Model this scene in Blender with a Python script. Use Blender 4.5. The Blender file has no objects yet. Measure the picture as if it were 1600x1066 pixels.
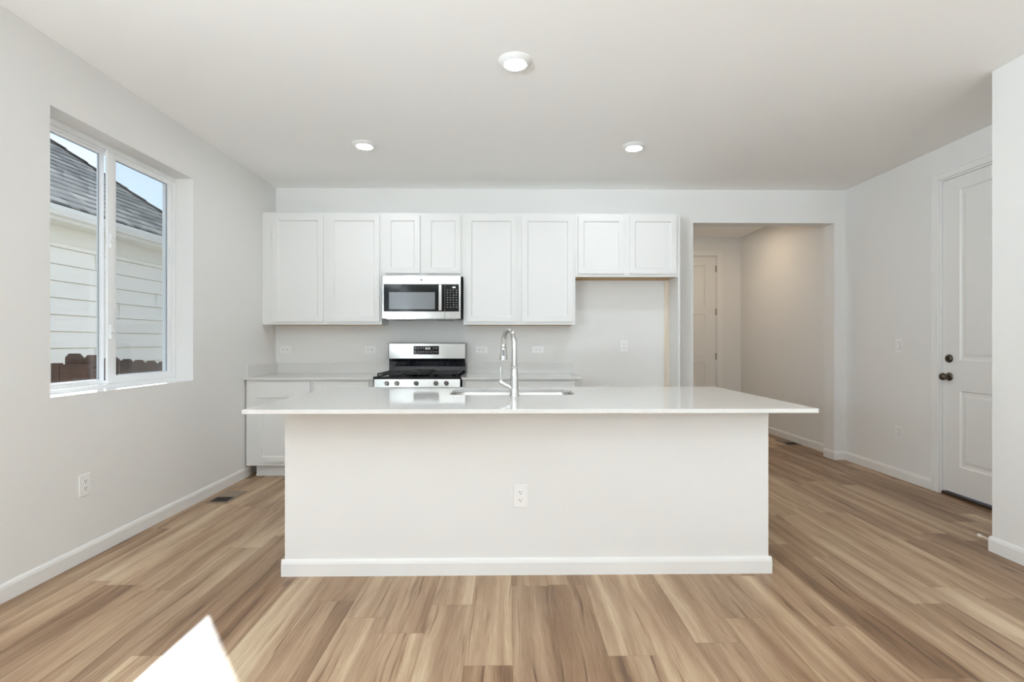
import bpy, bmesh, math, random
from mathutils import Vector, Matrix
random.seed(7)
PI = math.pi
scene = bpy.context.scene
C = bpy.context.scene.collection

# ------------------------------------------------------------------ camera
cam_d = bpy.data.cameras.new('camera'); cam = bpy.data.objects.new('camera', cam_d); C.objects.link(cam)
cam_d.sensor_width = 36.0; cam_d.lens = 18.0
cam.location = (0, 0, 1.21)
cam.rotation_euler = (PI/2, 0, -math.atan(0.0152))
cam_d.shift_x = -0.0038; cam_d.shift_y = 0.00125
cam_d.clip_start = 0.05; cam_d.clip_end = 200
scene.camera = cam

# ------------------------------------------------------------------ world, sun, exposure
SUN_DIR = Vector((1.0, -1.2477, -0.907)).normalized()      # direction the light travels
W = bpy.data.worlds.new('sky'); scene.world = W; W.use_nodes = True
wn = W.node_tree; bg = wn.nodes['Background']
sky = wn.nodes.new('ShaderNodeTexSky'); sky.sky_type = 'NISHITA'; sky.sun_disc = False
sky.sun_elevation = math.radians(29.6); sky.sun_rotation = math.atan2(-1.0, 1.2477)
sky.altitude = 1600; sky.air_density = 1.0; sky.dust_density = 0.6; sky.ozone_density = 1.0
mixw = wn.nodes.new('ShaderNodeMix'); mixw.data_type = 'RGBA'; mixw.inputs[0].default_value = 0.62
mixw.inputs[7].default_value = (4.7, 5.7, 7.2, 1)
wn.links.new(sky.outputs[0], mixw.inputs[6]); wn.links.new(mixw.outputs[2], bg.inputs[0])
bg.inputs[1].default_value = 0.195

def add_light(name, kind, loc, rot, energy, color=(1, 1, 1), **kw):
    d = bpy.data.lights.new(name, kind); d.energy = energy; d.color = color
    for k, v in kw.items(): setattr(d, k, v)
    o = bpy.data.objects.new(name, d); o.location = loc; o.rotation_euler = rot; C.objects.link(o); return o
sun = add_light('sun', 'SUN', (-8, 10, 8), (0, 0, 0), 8.5, (0.93, 0.97, 1.0), angle=math.radians(0.55))
sun.rotation_euler = SUN_DIR.to_track_quat('-Z', 'Y').to_euler()
# unseen fill lights added outside the openings behind the camera,
# aimed up to brighten the room evenly
add_light('patio_fill_light', 'AREA', (0.75, -7.95, 0.05), (PI/2+math.radians(86), 0, 0), 1150, (0.84, 0.93, 1.0), shape='RECTANGLE', size=3.3, size_y=2.6)
add_light('side_window_fill_light', 'AREA', (-2.64, -1.2, 1.65), (0, -PI/2-math.radians(68), 0), 480, (0.80, 0.91, 1.0), shape='RECTANGLE', size=1.5, size_y=2.4)

scene.view_settings.view_transform = 'Standard'; scene.view_settings.look = 'None'
scene.view_settings.exposure = 0.12; scene.view_settings.gamma = 1.0
scene.view_settings.use_curve_mapping = False
scene.cycles.max_bounces = 16; scene.cycles.diffuse_bounces = 12; scene.cycles.transparent_max_bounces = 12
scene.cycles.caustics_reflective = False; scene.cycles.sample_clamp_indirect = 6
scene.cycles.use_denoising = True


# ------------------------------------------------------------------ materials
def nmat(name):
    m = bpy.data.materials.new(name); m.use_nodes = True
    return m, m.node_tree, m.node_tree.nodes['Principled BSDF']
def srgb(r, g, b):
    f = lambda c: (c/255/12.92) if c/255 <= 0.04045 else ((c/255+0.055)/1.055)**2.4
    return (f(r), f(g), f(b), 1)
def add_bump(nt, bs, scale, strength, dist=0.002, detail=3, stretch=None):
    tc = nt.nodes.new('ShaderNodeTexCoord'); n = nt.nodes.new('ShaderNodeTexNoise')
    n.inputs['Scale'].default_value = scale; n.inputs['Detail'].default_value = detail
    if stretch:
        mp = nt.nodes.new('ShaderNodeMapping'); mp.inputs['Scale'].default_value = stretch
        nt.links.new(tc.outputs['Object'], mp.inputs[0]); nt.links.new(mp.outputs[0], n.inputs[0])
    else: nt.links.new(tc.outputs['Object'], n.inputs[0])
    b = nt.nodes.new('ShaderNodeBump'); b.inputs['Strength'].default_value = strength; b.inputs['Distance'].default_value = dist
    nt.links.new(n.outputs[0], b.inputs['Height']); nt.links.new(b.outputs[0], bs.inputs['Normal'])
    return n
def plain(name, col, rough=0.5, metal=0.0, bump=None, spec=0.5, vary=0.0):
    m, nt, bs = nmat(name)
    bs.inputs['Base Color'].default_value = col; bs.inputs['Roughness'].default_value = rough
    bs.inputs['Metallic'].default_value = metal; bs.inputs['Specular IOR Level'].default_value = spec
    if bump: add_bump(nt, bs, *bump)
    if vary:
        tc = nt.nodes.new('ShaderNodeTexCoord'); n = nt.nodes.new('ShaderNodeTexNoise'); n.inputs['Scale'].default_value = 6
        r = nt.nodes.new('ShaderNodeValToRGB')
        r.color_ramp.elements[0].position = .3; r.color_ramp.elements[1].position = .7
        r.color_ramp.elements[0].color = tuple(c*(1-vary) for c in col[:3])+(1,); r.color_ramp.elements[1].color = col
        nt.links.new(tc.outputs['Object'], n.inputs[0]); nt.links.new(n.outputs[0], r.inputs[0]); nt.links.new(r.outputs[0], bs.inputs['Base Color'])
    return m
M = {}
M['wall'] = plain('wall_paint', (0.79, 0.79, 0.78, 1), 0.75, bump=(140, 0.12, 0.0015), spec=0.3)
M['ceiling'] = plain('ceiling_paint', (0.92, 0.92, 0.91, 1), 0.85, bump=(90, 0.18, 0.002), spec=0.2)
M['trim'] = plain('trim_paint', (0.82, 0.82, 0.81, 1), 0.35, bump=(60, 0.02, 0.001))
M['door'] = plain('door_paint', (0.80, 0.80, 0.785, 1), 0.40, bump=(80, 0.03, 0.001))
M['cabinet'] = plain('cabinet_paint', (0.76, 0.76, 0.75, 1), 0.38, bump=(70, 0.015, 0.0005))
M['plate'] = plain('outlet_plastic', (0.86, 0.86, 0.86, 1), 0.3, bump=(50, .01, .0005))
M['slot'] = plain('outlet_slot', (0.05, 0.05, 0.05, 1), 0.5, bump=(50, .01, .0005))
M['vinyl'] = plain('window_vinyl', (0.86, 0.87, 0.88, 1), 0.3, bump=(40, .01, .0005))
M['gasket'] = plain('window_gasket', (0.35, 0.39, 0.45, 1), 0.4, bump=(40, .01, .0005))
M['steel'] = plain('brushed_steel', (0.37, 0.365, 0.35, 1), 0.15, 1.0, bump=(60, 0.05, 0.0008, 2, (1, 1, 30)))
M['steel_dark'] = plain('dark_steel', (0.16, 0.16, 0.165, 1), 0.35, 0.9, bump=(60, .03, .0005))
M['chrome'] = plain('chrome', (0.66, 0.66, 0.66, 1), 0.10, 1.0, bump=(20, .005, .0005))
M['sink'] = plain('sink_steel', (0.52, 0.50, 0.48, 1), 0.28, 1.0, bump=(60, .05, .0008, 2, (30, 1, 1)))
M['black'] = plain('black_enamel', (0.008, 0.009, 0.012, 1), 0.12, bump=(15, .02, .001))
M['black_glass'] = plain('black_glass', (0.006, 0.006, 0.006, 1), 0.06, bump=(10, .003, .0005), spec=.22)
M['iron'] = plain('cast_iron', (0.012, 0.012, 0.012, 1), 0.45, bump=(200, .15, .001))
M['mw_mesh'] = plain('microwave_window', (0.17, 0.18, 0.19, 1), 0.15, bump=(10, .003, .0005))
M['marks'] = plain('panel_print', (0.55, 0.56, 0.56, 1), 0.4, bump=(10, .003, .0005))
M['grey_badge'] = plain('grey_badge', (0.25, 0.26, 0.27, 1), 0.3, bump=(10, .003, .0005))
M['bronze'] = plain('aged_bronze', (0.13, 0.11, 0.09, 1), 0.32, 0.9, bump=(60, .05, .001))
M['threshold'] = plain('threshold_brown', (0.05, 0.028, 0.015, 1), 0.5, bump=(60, .05, .001))
M['register'] = plain('register_metal', (0.27, 0.215, 0.165, 1), 0.5, 0.2, bump=(60, .05, .001))
M['duct_shade'] = plain('register_shade', (0.02, 0.013, 0.01, 1), 0.8, bump=(60, .05, .001))  # near-black colour stands in for the shade inside the open duct
M['fence'] = plain('fence_stain', (0.15, 0.085, 0.06, 1), 0.85, bump=(30, .5, .01, 5, (4, 4, .6)), vary=.45)
M['grass'] = plain('side_yard_gravel', (0.62, 0.55, 0.46, 1), 0.95, bump=(60, .5, .02), vary=.3)
M['soffit'] = plain('soffit_paint', (0.76, 0.73, 0.64, 1), 0.7, bump=(60, .05, .001))
M['gutter'] = plain('gutter_metal', (0.74, 0.71, 0.64, 1), 0.5, bump=(60, .05, .001))
M['rubber'] = plain('white_rubber', (0.82, 0.80, 0.74, 1), 0.5, bump=(60, .02, .001))

def emit(name, col, s):
    m = bpy.data.materials.new(name); m.use_nodes = True; nt = m.node_tree
    bs = nt.nodes['Principled BSDF']; bs.inputs['Base Color'].default_value = (.9, .9, .9, 1)
    bs.inputs['Emission Color'].default_value = col; bs.inputs['Emission Strength'].default_value = s
    return m
M['led'] = emit('led_lens', (0.89, 0.955, 1.0, 1), 155)
M['led_warm'] = emit('led_lens_warm', (1.0, 0.76, 0.52, 1), 170)
M['digits'] = emit('clock_digits', (0.9, 0.95, 1.0, 1), 0.25)

def quartz():
    m, nt, bs = nmat('white_quartz')
    bs.inputs['Roughness'].default_value = 0.06; bs.inputs['IOR'].default_value = 1.55
    tc = nt.nodes.new('ShaderNodeTexCoord'); n = nt.nodes.new('ShaderNodeTexNoise'); n.inputs['Scale'].default_value = 260
    r = nt.nodes.new('ShaderNodeValToRGB'); r.color_ramp.elements[0].position = .35; r.color_ramp.elements[1].position = .6
    r.color_ramp.elements[0].color = (.66, .655, .64, 1); r.color_ramp.elements[1].color = (.72, .715, .70, 1)
    nt.links.new(tc.outputs['Object'], n.inputs[0]); nt.links.new(n.outputs[0], r.inputs[0]); nt.links.new(r.outputs[0], bs.inputs['Base Color'])
    return m
M['quartz'] = quartz()

def screen():
    m = bpy.data.materials.new('insect_mesh'); m.use_nodes = True; nt = m.node_tree; nt.nodes.clear()
    o = nt.nodes.new('ShaderNodeOutputMaterial'); t = nt.nodes.new('ShaderNodeBsdfTransparent'); g = nt.nodes.new('ShaderNodeBsdfDiffuse')
    mx = nt.nodes.new('ShaderNodeMixShader'); mx.inputs[0].default_value = .28; g.inputs[0].default_value = (.16, .17, .17, 1)
    nt.links.new(t.outputs[0], mx.inputs[1]); nt.links.new(g.outputs[0], mx.inputs[2]); nt.links.new(mx.outputs[0], o.inputs[0])
    return m
M['screen'] = screen()

class NT:
    """small helper to chain math nodes"""
    def __init__(s, nt): s.nt = nt
    def m(s, op, a, b=None, c=None):
        n = s.nt.nodes.new('ShaderNodeMath'); n.operation = op
        for i, v in enumerate((a, b, c)):
            if v is None: continue
            if isinstance(v, (int, float)): n.inputs[i].default_value = v
            else: s.nt.links.new(v, n.inputs[i])
        return n.outputs[0]
    def comb(s, x, y, z=0.0):
        n = s.nt.nodes.new('ShaderNodeCombineXYZ')
        for i, v in enumerate((x, y, z)):
            if isinstance(v, (int, float)): n.inputs[i].default_value = v
            else: s.nt.links.new(v, n.inputs[i])
        return n.outputs[0]
    def white(s, vec, out='Value'):
        n = s.nt.nodes.new('ShaderNodeTexWhiteNoise'); n.noise_dimensions = '3D'; s.nt.links.new(vec, n.inputs[0]); return n.outputs[out]
    def noise(s, vec, scale, detail=4, rough=.5, dist=0.0):
        n = s.nt.nodes.new('ShaderNodeTexNoise'); s.nt.links.new(vec, n.inputs['Vector'])
        n.inputs['Scale'].default_value = scale; n.inputs['Detail'].default_value = detail
        n.inputs['Roughness'].default_value = rough; n.inputs['Distortion'].default_value = dist; return n.outputs[0]
    def ramp(s, fac, stops):
        n = s.nt.nodes.new('ShaderNodeValToRGB'); s.nt.links.new(fac, n.inputs[0]); cr = n.color_ramp
        while len(cr.elements) < len(stops): cr.elements.new(.5)
        for e, (p, c) in zip(cr.elements, stops): e.position = p; e.color = c
        return n.outputs[0]
    def mix(s, fac, a, b, mode='MIX'):
        n = s.nt.nodes.new('ShaderNodeMix'); n.data_type = 'RGBA'; n.blend_type = mode
        for i, v in ((0, fac), (6, a), (7, b)):
            if isinstance(v, (int, float, tuple)): n.inputs[i].default_value = v
            else: s.nt.links.new(v, n.inputs[i])
        return n.outputs[2]

def glass(name, tint, gl=1.0):
    m = bpy.data.materials.new(name); m.use_nodes = True; nt = m.node_tree; nt.nodes.clear()
    o = nt.nodes.new('ShaderNodeOutputMaterial'); t = nt.nodes.new('ShaderNodeBsdfTransparent'); g = nt.nodes.new('ShaderNodeBsdfGlossy')
    lw = nt.nodes.new('ShaderNodeLayerWeight'); lw.inputs[0].default_value = .5; mx = nt.nodes.new('ShaderNodeMixShader'); k = NT(nt)
    fac = k.m('ADD', .035, k.m('MULTIPLY', k.m('POWER', lw.outputs['Facing'], 5.0), .90))
    t.inputs[0].default_value = tint; g.inputs['Roughness'].default_value = .02
    nt.links.new(fac, mx.inputs[0]); nt.links.new(t.outputs[0], mx.inputs[1]); nt.links.new(g.outputs[0], mx.inputs[2]); nt.links.new(mx.outputs[0], o.inputs[0])
    return m
M['glass'] = glass('window_glass', (.95, .97, .97, 1))
def floor_mat():
    m, nt, bs = nmat('vinyl_plank_floor'); k = NT(nt)
    tc = nt.nodes.new('ShaderNodeTexCoord'); sp = nt.nodes.new('ShaderNodeSeparateXYZ'); nt.links.new(tc.outputs['Object'], sp.inputs[0])
    x, y = sp.outputs[0], sp.outputs[1]
    PW, PL = 0.184, 1.22
    u = k.m('DIVIDE', k.m('ADD', x, 0.166+20*PW), PW); row = k.m('FLOOR', u); fu = k.m('FRACT', u)
    off = k.white(k.comb(row, 3.7, 1.3))
    v = k.m('ADD', k.m('DIVIDE', y, PL), k.m('MULTIPLY', off, 7.0)); col = k.m('FLOOR', v); fv = k.m('FRACT', v)
    idv = k.comb(row, col, 5.1)
    r1 = k.white(idv); r2 = k.white(k.comb(row, col, 9.3)); r3 = k.white(k.comb(row, col, 2.2))
    # grain coordinates, shifted for each plank
    gx = k.m('ADD', x, k.m('MULTIPLY', r1, 37.0)); gy = k.m('ADD', y, k.m('MULTIPLY', r2, 53.0))
    warp = k.m('MULTIPLY', k.m('SUBTRACT', k.noise(k.comb(k.m('MULTIPLY', gx, 5.0), k.m('MULTIPLY', gy, 1.4), r1), 1.0, 2, .5), .5), .07)
    wx = k.m('ADD', gx, warp)
    broad = k.noise(k.comb(k.m('MULTIPLY', wx, 13.0), k.m('MULTIPLY', gy, 0.55), r3), 1.0, 3, .5, .25)
    mid = k.noise(k.comb(k.m('MULTIPLY', wx, 34.0), k.m('MULTIPLY', gy, 1.7), r2), 1.0, 3, .55, .6)
    fine = k.noise(k.comb(k.m('MULTIPLY', wx, 210.0), k.m('MULTIPLY', gy, 9.0), r3), 1.0, 3, .6, 0.0)
    wide = k.noise(k.comb(k.m('MULTIPLY', gx, 3.0), k.m('MULTIPLY', gy, 0.9), r2), 1.0, 2, .5, .2)
    a = k.m('ADD', k.m('MULTIPLY', broad, .54), k.m('MULTIPLY', fine, .18))
    a = k.m('ADD', a, k.m('MULTIPLY', mid, .14))
    a = k.m('ADD', a, k.m('MULTIPLY', wide, .24))
    a = k.m('ADD', a, k.m('MULTIPLY', k.m('SUBTRACT', r3, .5), .14))
    # sparse dark pore lines
    line = k.noise(k.comb(k.m('MULTIPLY', wx, 60.0), k.m('MULTIPLY', gy, 1.9), k.m('ADD', r1, 4.0)), 1.0, 2, .5, .4)
    a = k.m('SUBTRACT', a, k.m('MULTIPLY', k.m('MAXIMUM', k.m('SUBTRACT', line, .60), 0.0), 1.1))
    colr = k.ramp(a, [(.36, srgb(99, 74, 53)), (.45, srgb(131, 103, 78)), (.54, srgb(154, 127, 101)), (.62, srgb(173, 148, 121)), (.73, srgb(200, 180, 152))])
    hue = k.mix(k.m('MULTIPLY', r2, .35), colr, k.mix(1.0, colr, (1.04, .97, .90, 1), 'MULTIPLY'))
    # small dark knots
    vo = nt.nodes.new('ShaderNodeTexVoronoi'); nt.links.new(k.comb(k.m('MULTIPLY', gx, 3.2), k.m('MULTIPLY', gy, 1.25), 0.0), vo.inputs['Vector']); vo.inputs['Scale'].default_value = 1.0
    kn = k.m('MULTIPLY', k.ramp(vo.outputs['Distance'], [(.018, (1, 1, 1, 1)), (.085, (0, 0, 0, 1))]), .75)
    hue = k.mix(kn, hue, srgb(84, 60, 42))
    # thin seams between planks
    eu = k.m('MINIMUM', fu, k.m('SUBTRACT', 1.0, fu)); ev = k.m('MINIMUM', fv, k.m('SUBTRACT', 1.0, fv))
    seam = k.m('MAXIMUM', k.m('LESS_THAN', eu, .0055), k.m('LESS_THAN', ev, .0009))
    fin = k.mix(k.m('MULTIPLY', seam, .45), hue, srgb(92, 70, 50))
    nt.links.new(fin, bs.inputs['Base Color']); bs.inputs['Roughness'].default_value = 0.42; bs.inputs['Specular IOR Level'].default_value = .4
    b = nt.nodes.new('ShaderNodeBump'); b.inputs['Strength'].default_value = .12; b.inputs['Distance'].default_value = .001
    nt.links.new(k.m('SUBTRACT', fine, seam), b.inputs['Height']); nt.links.new(b.outputs[0], bs.inputs['Normal'])
    return m
M['floor'] = floor_mat()

def raw_wood():
    m, nt, bs = nmat('raw_maple'); k = NT(nt)
    tc = nt.nodes.new('ShaderNodeTexCoord'); mp = nt.nodes.new('ShaderNodeMapping'); mp.inputs['Scale'].default_value = (30, 30, 1.5)
    nt.links.new(tc.outputs['Object'], mp.inputs[0])
    n = k.noise(mp.outputs[0], 1.0, 4)
    c = k.ramp(n, [(.3, srgb(160, 124, 80)), (.7, srgb(196, 164, 118))])  # browns set darker for the shade under the cabinets
    nt.links.new(c, bs.inputs['Base Color']); bs.inputs['Roughness'].default_value = .6; return m
M['maple'] = raw_wood()
def pine():
    m, nt, bs = nmat('pale_pine'); k = NT(nt)
    tc = nt.nodes.new('ShaderNodeTexCoord'); mp = nt.nodes.new('ShaderNodeMapping'); mp.inputs['Scale'].default_value = (40, 40, 1.2)
    nt.links.new(tc.outputs['Object'], mp.inputs[0]); n = k.noise(mp.outputs[0], 1.0, 4)
    c = k.ramp(n, [(.3, srgb(214, 200, 180)), (.7, srgb(232, 222, 206))])
    mp2 = nt.nodes.new('ShaderNodeMapping'); mp2.inputs['Scale'].default_value = (6, 6, 4.2); nt.links.new(tc.outputs['Object'], mp2.inputs[0])
    vo = nt.nodes.new('ShaderNodeTexVoronoi'); nt.links.new(mp2.outputs[0], vo.inputs['Vector']); vo.inputs['Scale'].default_value = 1
    kn = k.ramp(vo.outputs['Distance'], [(.09, (.6, .6, .6, 1)), (.16, (0, 0, 0, 1))])
    c = k.mix(kn, c, srgb(150, 115, 85))
    nt.links.new(c, bs.inputs['Base Color']); bs.inputs['Roughness'].default_value = .6; return m
M['pine'] = pine()

def shingle():
    m, nt, bs = nmat('asphalt_shingle'); k = NT(nt)
    tc = nt.nodes.new('ShaderNodeTexCoord'); sp = nt.nodes.new('ShaderNodeSeparateXYZ'); nt.links.new(tc.outputs['UV'], sp.inputs[0])
    x, y = sp.outputs[0], sp.outputs[1]
    v = k.m('DIVIDE', y, .143); row = k.m('FLOOR', v); fv = k.m('FRACT', v)
    u = k.m('ADD', k.m('DIVIDE', x, .24), k.m('MULTIPLY', k.white(k.comb(row, 1.1, 0.0)), 3.0)); col = k.m('FLOOR', u)
    r = k.white(k.comb(row, col, 0.0))
    base = k.ramp(r, [(0, srgb(124, 113, 100)), (.5, srgb(170, 157, 142)), (1, srgb(216, 202, 182))])
    n = k.noise(k.comb(x, y, 0.0), 60, 3)
    base = k.mix(.5, base, k.ramp(n, [(.3, srgb(112, 106, 100)), (.7, srgb(200, 192, 180))]))
    edge = k.m('LESS_THAN', fv, .30)
    wob = k.m('MULTIPLY', edge, k.ramp(k.white(k.comb(row, k.m('FLOOR', k.m('MULTIPLY', u, 2.0)), 4.0)), [(0, (.35, .35, .35, 1)), (.6, (.95, .95, .95, 1))]))
    fin = k.mix(wob, base, srgb(44, 41, 40))
    nt.links.new(fin, bs.inputs['Base Color']); bs.inputs['Roughness'].default_value = .9; return m
M['shingle'] = shingle()
def siding():
    m, nt, bs = nmat('lap_siding_paint'); k = NT(nt)
    bs.inputs['Base Color'].default_value = srgb(240, 234, 222); bs.inputs['Roughness'].default_value = .7
    add_bump(nt, bs, 25, .25, .003, 4, (3, 1, 12)); return m
M['siding'] = siding()

# ------------------------------------------------------------------ mesh helpers
class MB:
    def __init__(s): s.bm = bmesh.new()
    def box(s, x0, y0, z0, x1, y1, z1):
        v = [s.bm.verts.new(p) for p in ((x0,y0,z0),(x1,y0,z0),(x1,y1,z0),(x0,y1,z0),(x0,y0,z1),(x1,y0,z1),(x1,y1,z1),(x0,y1,z1))]
        for f in ((0,3,2,1),(4,5,6,7),(0,1,5,4),(1,2,6,5),(2,3,7,6),(3,0,4,7)): s.bm.faces.new([v[i] for i in f])
        return s
    def prism(s, pts, axis, a, b):
        """extrude a 2D outline along an axis. axis 'x': pts=(y,z); 'y': pts=(x,z); 'z': pts=(x,y)"""
        mk = {'x': lambda p, t: (t, p[0], p[1]), 'y': lambda p, t: (p[0], t, p[1]), 'z': lambda p, t: (p[0], p[1], t)}[axis]
        A = [s.bm.verts.new(mk(p, a)) for p in pts]; B = [s.bm.verts.new(mk(p, b)) for p in pts]; n = len(pts)
        s.bm.faces.new(A); s.bm.faces.new(B[::-1])
        for i in range(n): s.bm.faces.new((A[i], B[i], B[(i+1) % n], A[(i+1) % n]))
        return s
    def tube(s, pts, rad, n=14, caps=True):
        pts = [Vector(p) for p in pts]; rr = rad if isinstance(rad, (list, tuple)) else [rad]*len(pts); rings = []
        up = None
        for i, p in enumerate(pts):
            t = (pts[min(i+1, len(pts)-1)]-pts[max(i-1, 0)]).normalized()
            if up is None: up = Vector((0, 0, 1)) if abs(t.z) < .9 else Vector((1, 0, 0))
            a = t.cross(up).normalized(); b = a.cross(t).normalized(); up = b
            rings.append([s.bm.verts.new(p+a*rr[i]*math.cos(2*PI*j/n)+b*rr[i]*math.sin(2*PI*j/n)) for j in range(n)])
        for r0, r1 in zip(rings, rings[1:]):
            for j in range(n): s.bm.faces.new((r0[j], r0[(j+1) % n], r1[(j+1) % n], r1[j]))
        if caps: s.bm.faces.new(rings[0][::-1]); s.bm.faces.new(rings[-1])
        return s
    def lathe(s, prof, center, axis='z', n=32, cap0=True, cap1=True):
        """prof: list of (radius, height along axis)"""
        c = Vector(center); rings = []
        for r, h in prof:
            ring = []
            for j in range(n):
                a = 2*PI*j/n; u, w = r*math.cos(a), r*math.sin(a)
                d = {'z': (u, w, h), 'y': (u, h, w), 'x': (h, u, w)}[axis]
                ring.append(s.bm.verts.new(c+Vector(d)))
            rings.append(ring)
        for r0, r1 in zip(rings, rings[1:]):
            for j in range(n): s.bm.faces.new((r0[j], r0[(j+1) % n], r1[(j+1) % n], r1[j]))
        if cap0: s.bm.faces.new(rings[0][::-1])
        if cap1: s.bm.faces.new(rings[-1])
        return s
    def panel_slab(s, W_, H_, T, panels, rings, x0=0, z0=0, y0=0):
        """slab whose front faces -Y at y0; each panel (px0,pz0,px1,pz1) is moulded by rings of (inset, depth)"""
        px0, px1 = panels[0][0], panels[0][2]; xs = [0, px0, px1, W_]; zs = [0]
        for p in sorted(panels, key=lambda q: q[1]): zs += [p[1], p[3]]
        zs.append(H_); P = lambda x, y, z: s.bm.verts.new((x0+x, y0+y, z0+z))
        for i in range(3):
            for j in range(len(zs)-1):
                a, b, c, d = xs[i], zs[j], xs[i+1], zs[j+1]
                if i == 1 and j % 2 == 1:
                    prev = None
                    for ins, dep in [(0, 0)]+list(rings):
                        q = [P(a+ins, dep, b+ins), P(c-ins, dep, b+ins), P(c-ins, dep, d-ins), P(a+ins, dep, d-ins)]
                        if prev:
                            for t in range(4): s.bm.faces.new((prev[t], prev[(t+1) % 4], q[(t+1) % 4], q[t]))
                        prev = q
                    s.bm.faces.new(prev)
                else: s.bm.faces.new((P(a, 0, b), P(c, 0, b), P(c, 0, d), P(a, 0, d)))
        q = [(0, 0, 0), (W_, 0, 0), (W_, 0, H_), (0, 0, H_)]
        f = [P(*t) for t in q]; b = [P(t[0], T, t[2]) for t in q]
        for t in range(4): s.bm.faces.new((f[(t+1) % 4], f[t], b[t], b[(t+1) % 4]))
        s.bm.faces.new(b[::-1]); bmesh.ops.remove_doubles(s.bm, verts=s.bm.verts, dist=1e-5)
        return s

ORG = {}
def obj(name, mb, mat, parent=None, bevel=0.0, smooth=False, seg=2, recalc=True):
    bm = mb.bm
    if recalc: bmesh.ops.recalc_face_normals(bm, faces=bm.faces)
    me = bpy.data.meshes.new(name); bm.to_mesh(me); bm.free()
    o = bpy.data.objects.new(name, me); C.objects.link(o)
    me.materials.append(mat)
    if parent is not None:
        o.parent = parent; org = ORG[parent.name]; me.transform(Matrix.Translation(-org)); ORG[o.name] = org
        # sub-parts share the origin of the thing, their own location stays zero
    else: ORG[o.name] = Vector((0, 0, 0))
    if smooth:
        for p in me.polygons: p.use_smooth = True
    if bevel:
        b = o.modifiers.new('bevel', 'BEVEL'); b.width = bevel; b.segments = seg; b.limit_method = 'ANGLE'; b.angle_limit = math.radians(50)
        b.harden_normals = False
    if smooth:
        try: me.set_sharp_from_angle(angle=math.radians(40))
        except Exception: pass
    return o
def thing(name, label, cat, loc=(0, 0, 0), group=None):
    o = bpy.data.objects.new(name, None); o.empty_display_size = .1; o.location = loc; C.objects.link(o); ORG[o.name] = Vector(loc)
    o['label'] = label; o['category'] = cat
    if group: o['group'] = group
    return o
def tag(o, label, cat, group=None):
    o['label'] = label; o['category'] = cat
    if group: o['group'] = group
    return o
def struct(name, mb, mat, parent=None, **kw):
    o = obj(name, mb, mat, parent, **kw)
    if parent is None: o['kind'] = 'structure'
    return o
def struct_empty(name, loc):
    o = bpy.data.objects.new(name, None); o.location = loc; C.objects.link(o); ORG[o.name] = Vector(loc); o['kind'] = 'structure'; return o
def dup(root, loc, rot, label, group=None):
    r = root.copy(); C.objects.link(r); r.location = loc; r.rotation_euler = rot; r['label'] = label
    if group: r['group'] = group
    for ch in list(root.children):
        c = ch.copy(); C.objects.link(c); c.parent = r
        for g in list(ch.children):
            d = g.copy(); C.objects.link(d); d.parent = c
    return r

# ------------------------------------------------------------------ room dimensions
XL, XR, YB, H = -2.352, 3.475, 5.225, 2.775      # left wall, right wall, kitchen back wall, ceiling
YN = -6.40                                       # wall behind the camera
YH = 7.60                                        # far end of the hallway
WT = 0.165
WY0, WY1, WZ0, WZ1 = 2.666, 3.860, 0.922, 2.430  # window opening in the left wall
OX0, OX1, OZ = 1.899, 3.361, 2.437               # cased-less opening to the hall
PX, PY = 2.800, 2.920                            # projecting wall on the right

# ------------------------------------------------------------------ shell
struct('floor', MB().box(XL-.2, YN-.2, -.12, 4.3, YH+.2, 0), M['floor'])
struct('ceiling', MB().box(XL-.2, YN-.2, H, 4.3, YH+.2, H+.15), M['ceiling'])
b = MB(); a0, a1 = XL-.17, XL
b.box(a0, YN-.17, 0, a1, -2.4, H); b.box(a0, -2.4, 0, a1, 0.0, .9); b.box(a0, -2.4, 2.43, a1, 0.0, H)
b.box(a0, 0.0, 0, a1, WY0, H); b.box(a0, WY0, 0, a1, WY1, WZ0); b.box(a0, WY0, WZ1, a1, WY1, H); b.box(a0, WY1, 0, a1, YB+WT, H)
struct('wall_left', b, M['wall'])
b = MB(); b.box(XL, YB, 0, OX0, YB+WT, H); b.box(OX0, YB, OZ, OX1, YB+WT, H); b.box(OX1, YB, 0, XR, YB+WT, H)
struct('wall_back', b, M['wall'])
# right wall with the door opening (continues along the hallway)
DY0, DY1, DZ = 3.135, 4.072, 2.512
b = MB(); b.box(XR, PY-.3, 0, XR+.14, DY0, H); b.box(XR, DY0, DZ, XR+.14, DY1, H); b.box(XR, DY1, 0, XR+.14, YH, H)
struct('wall_right', b, M['wall'])
struct('wall_partition', MB().box(PX, YN, 0, PX+.9, PY, H), M['wall'])
b = MB(); b.box(1.62, YB+WT, 0, 1.75, YH, H); struct('wall_hall_left', b, M['wall'])
HDX0, HDX1, HDZ = 2.180, 3.122, 2.506
b = MB(); b.box(1.62, YH, 0, HDX0, YH+.14, H); b.box(HDX0, YH, HDZ, HDX1, YH+.14, H); b.box(HDX1, YH, 0, XR+.14, YH+.14, H)
struct('wall_hall_end', b, M['wall'])
# wall behind the camera, wide opening added for the patio fill light
b = MB(); b.box(XL-.17, YN-.17, 0, -.85, YN, H); b.box(-.85, YN-.17, 2.45, 2.35, YN, H); b.box(2.35, YN-.17, 0, PX+.9, YN, H)
struct('wall_behind_camera', b, M['wall'])

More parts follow.
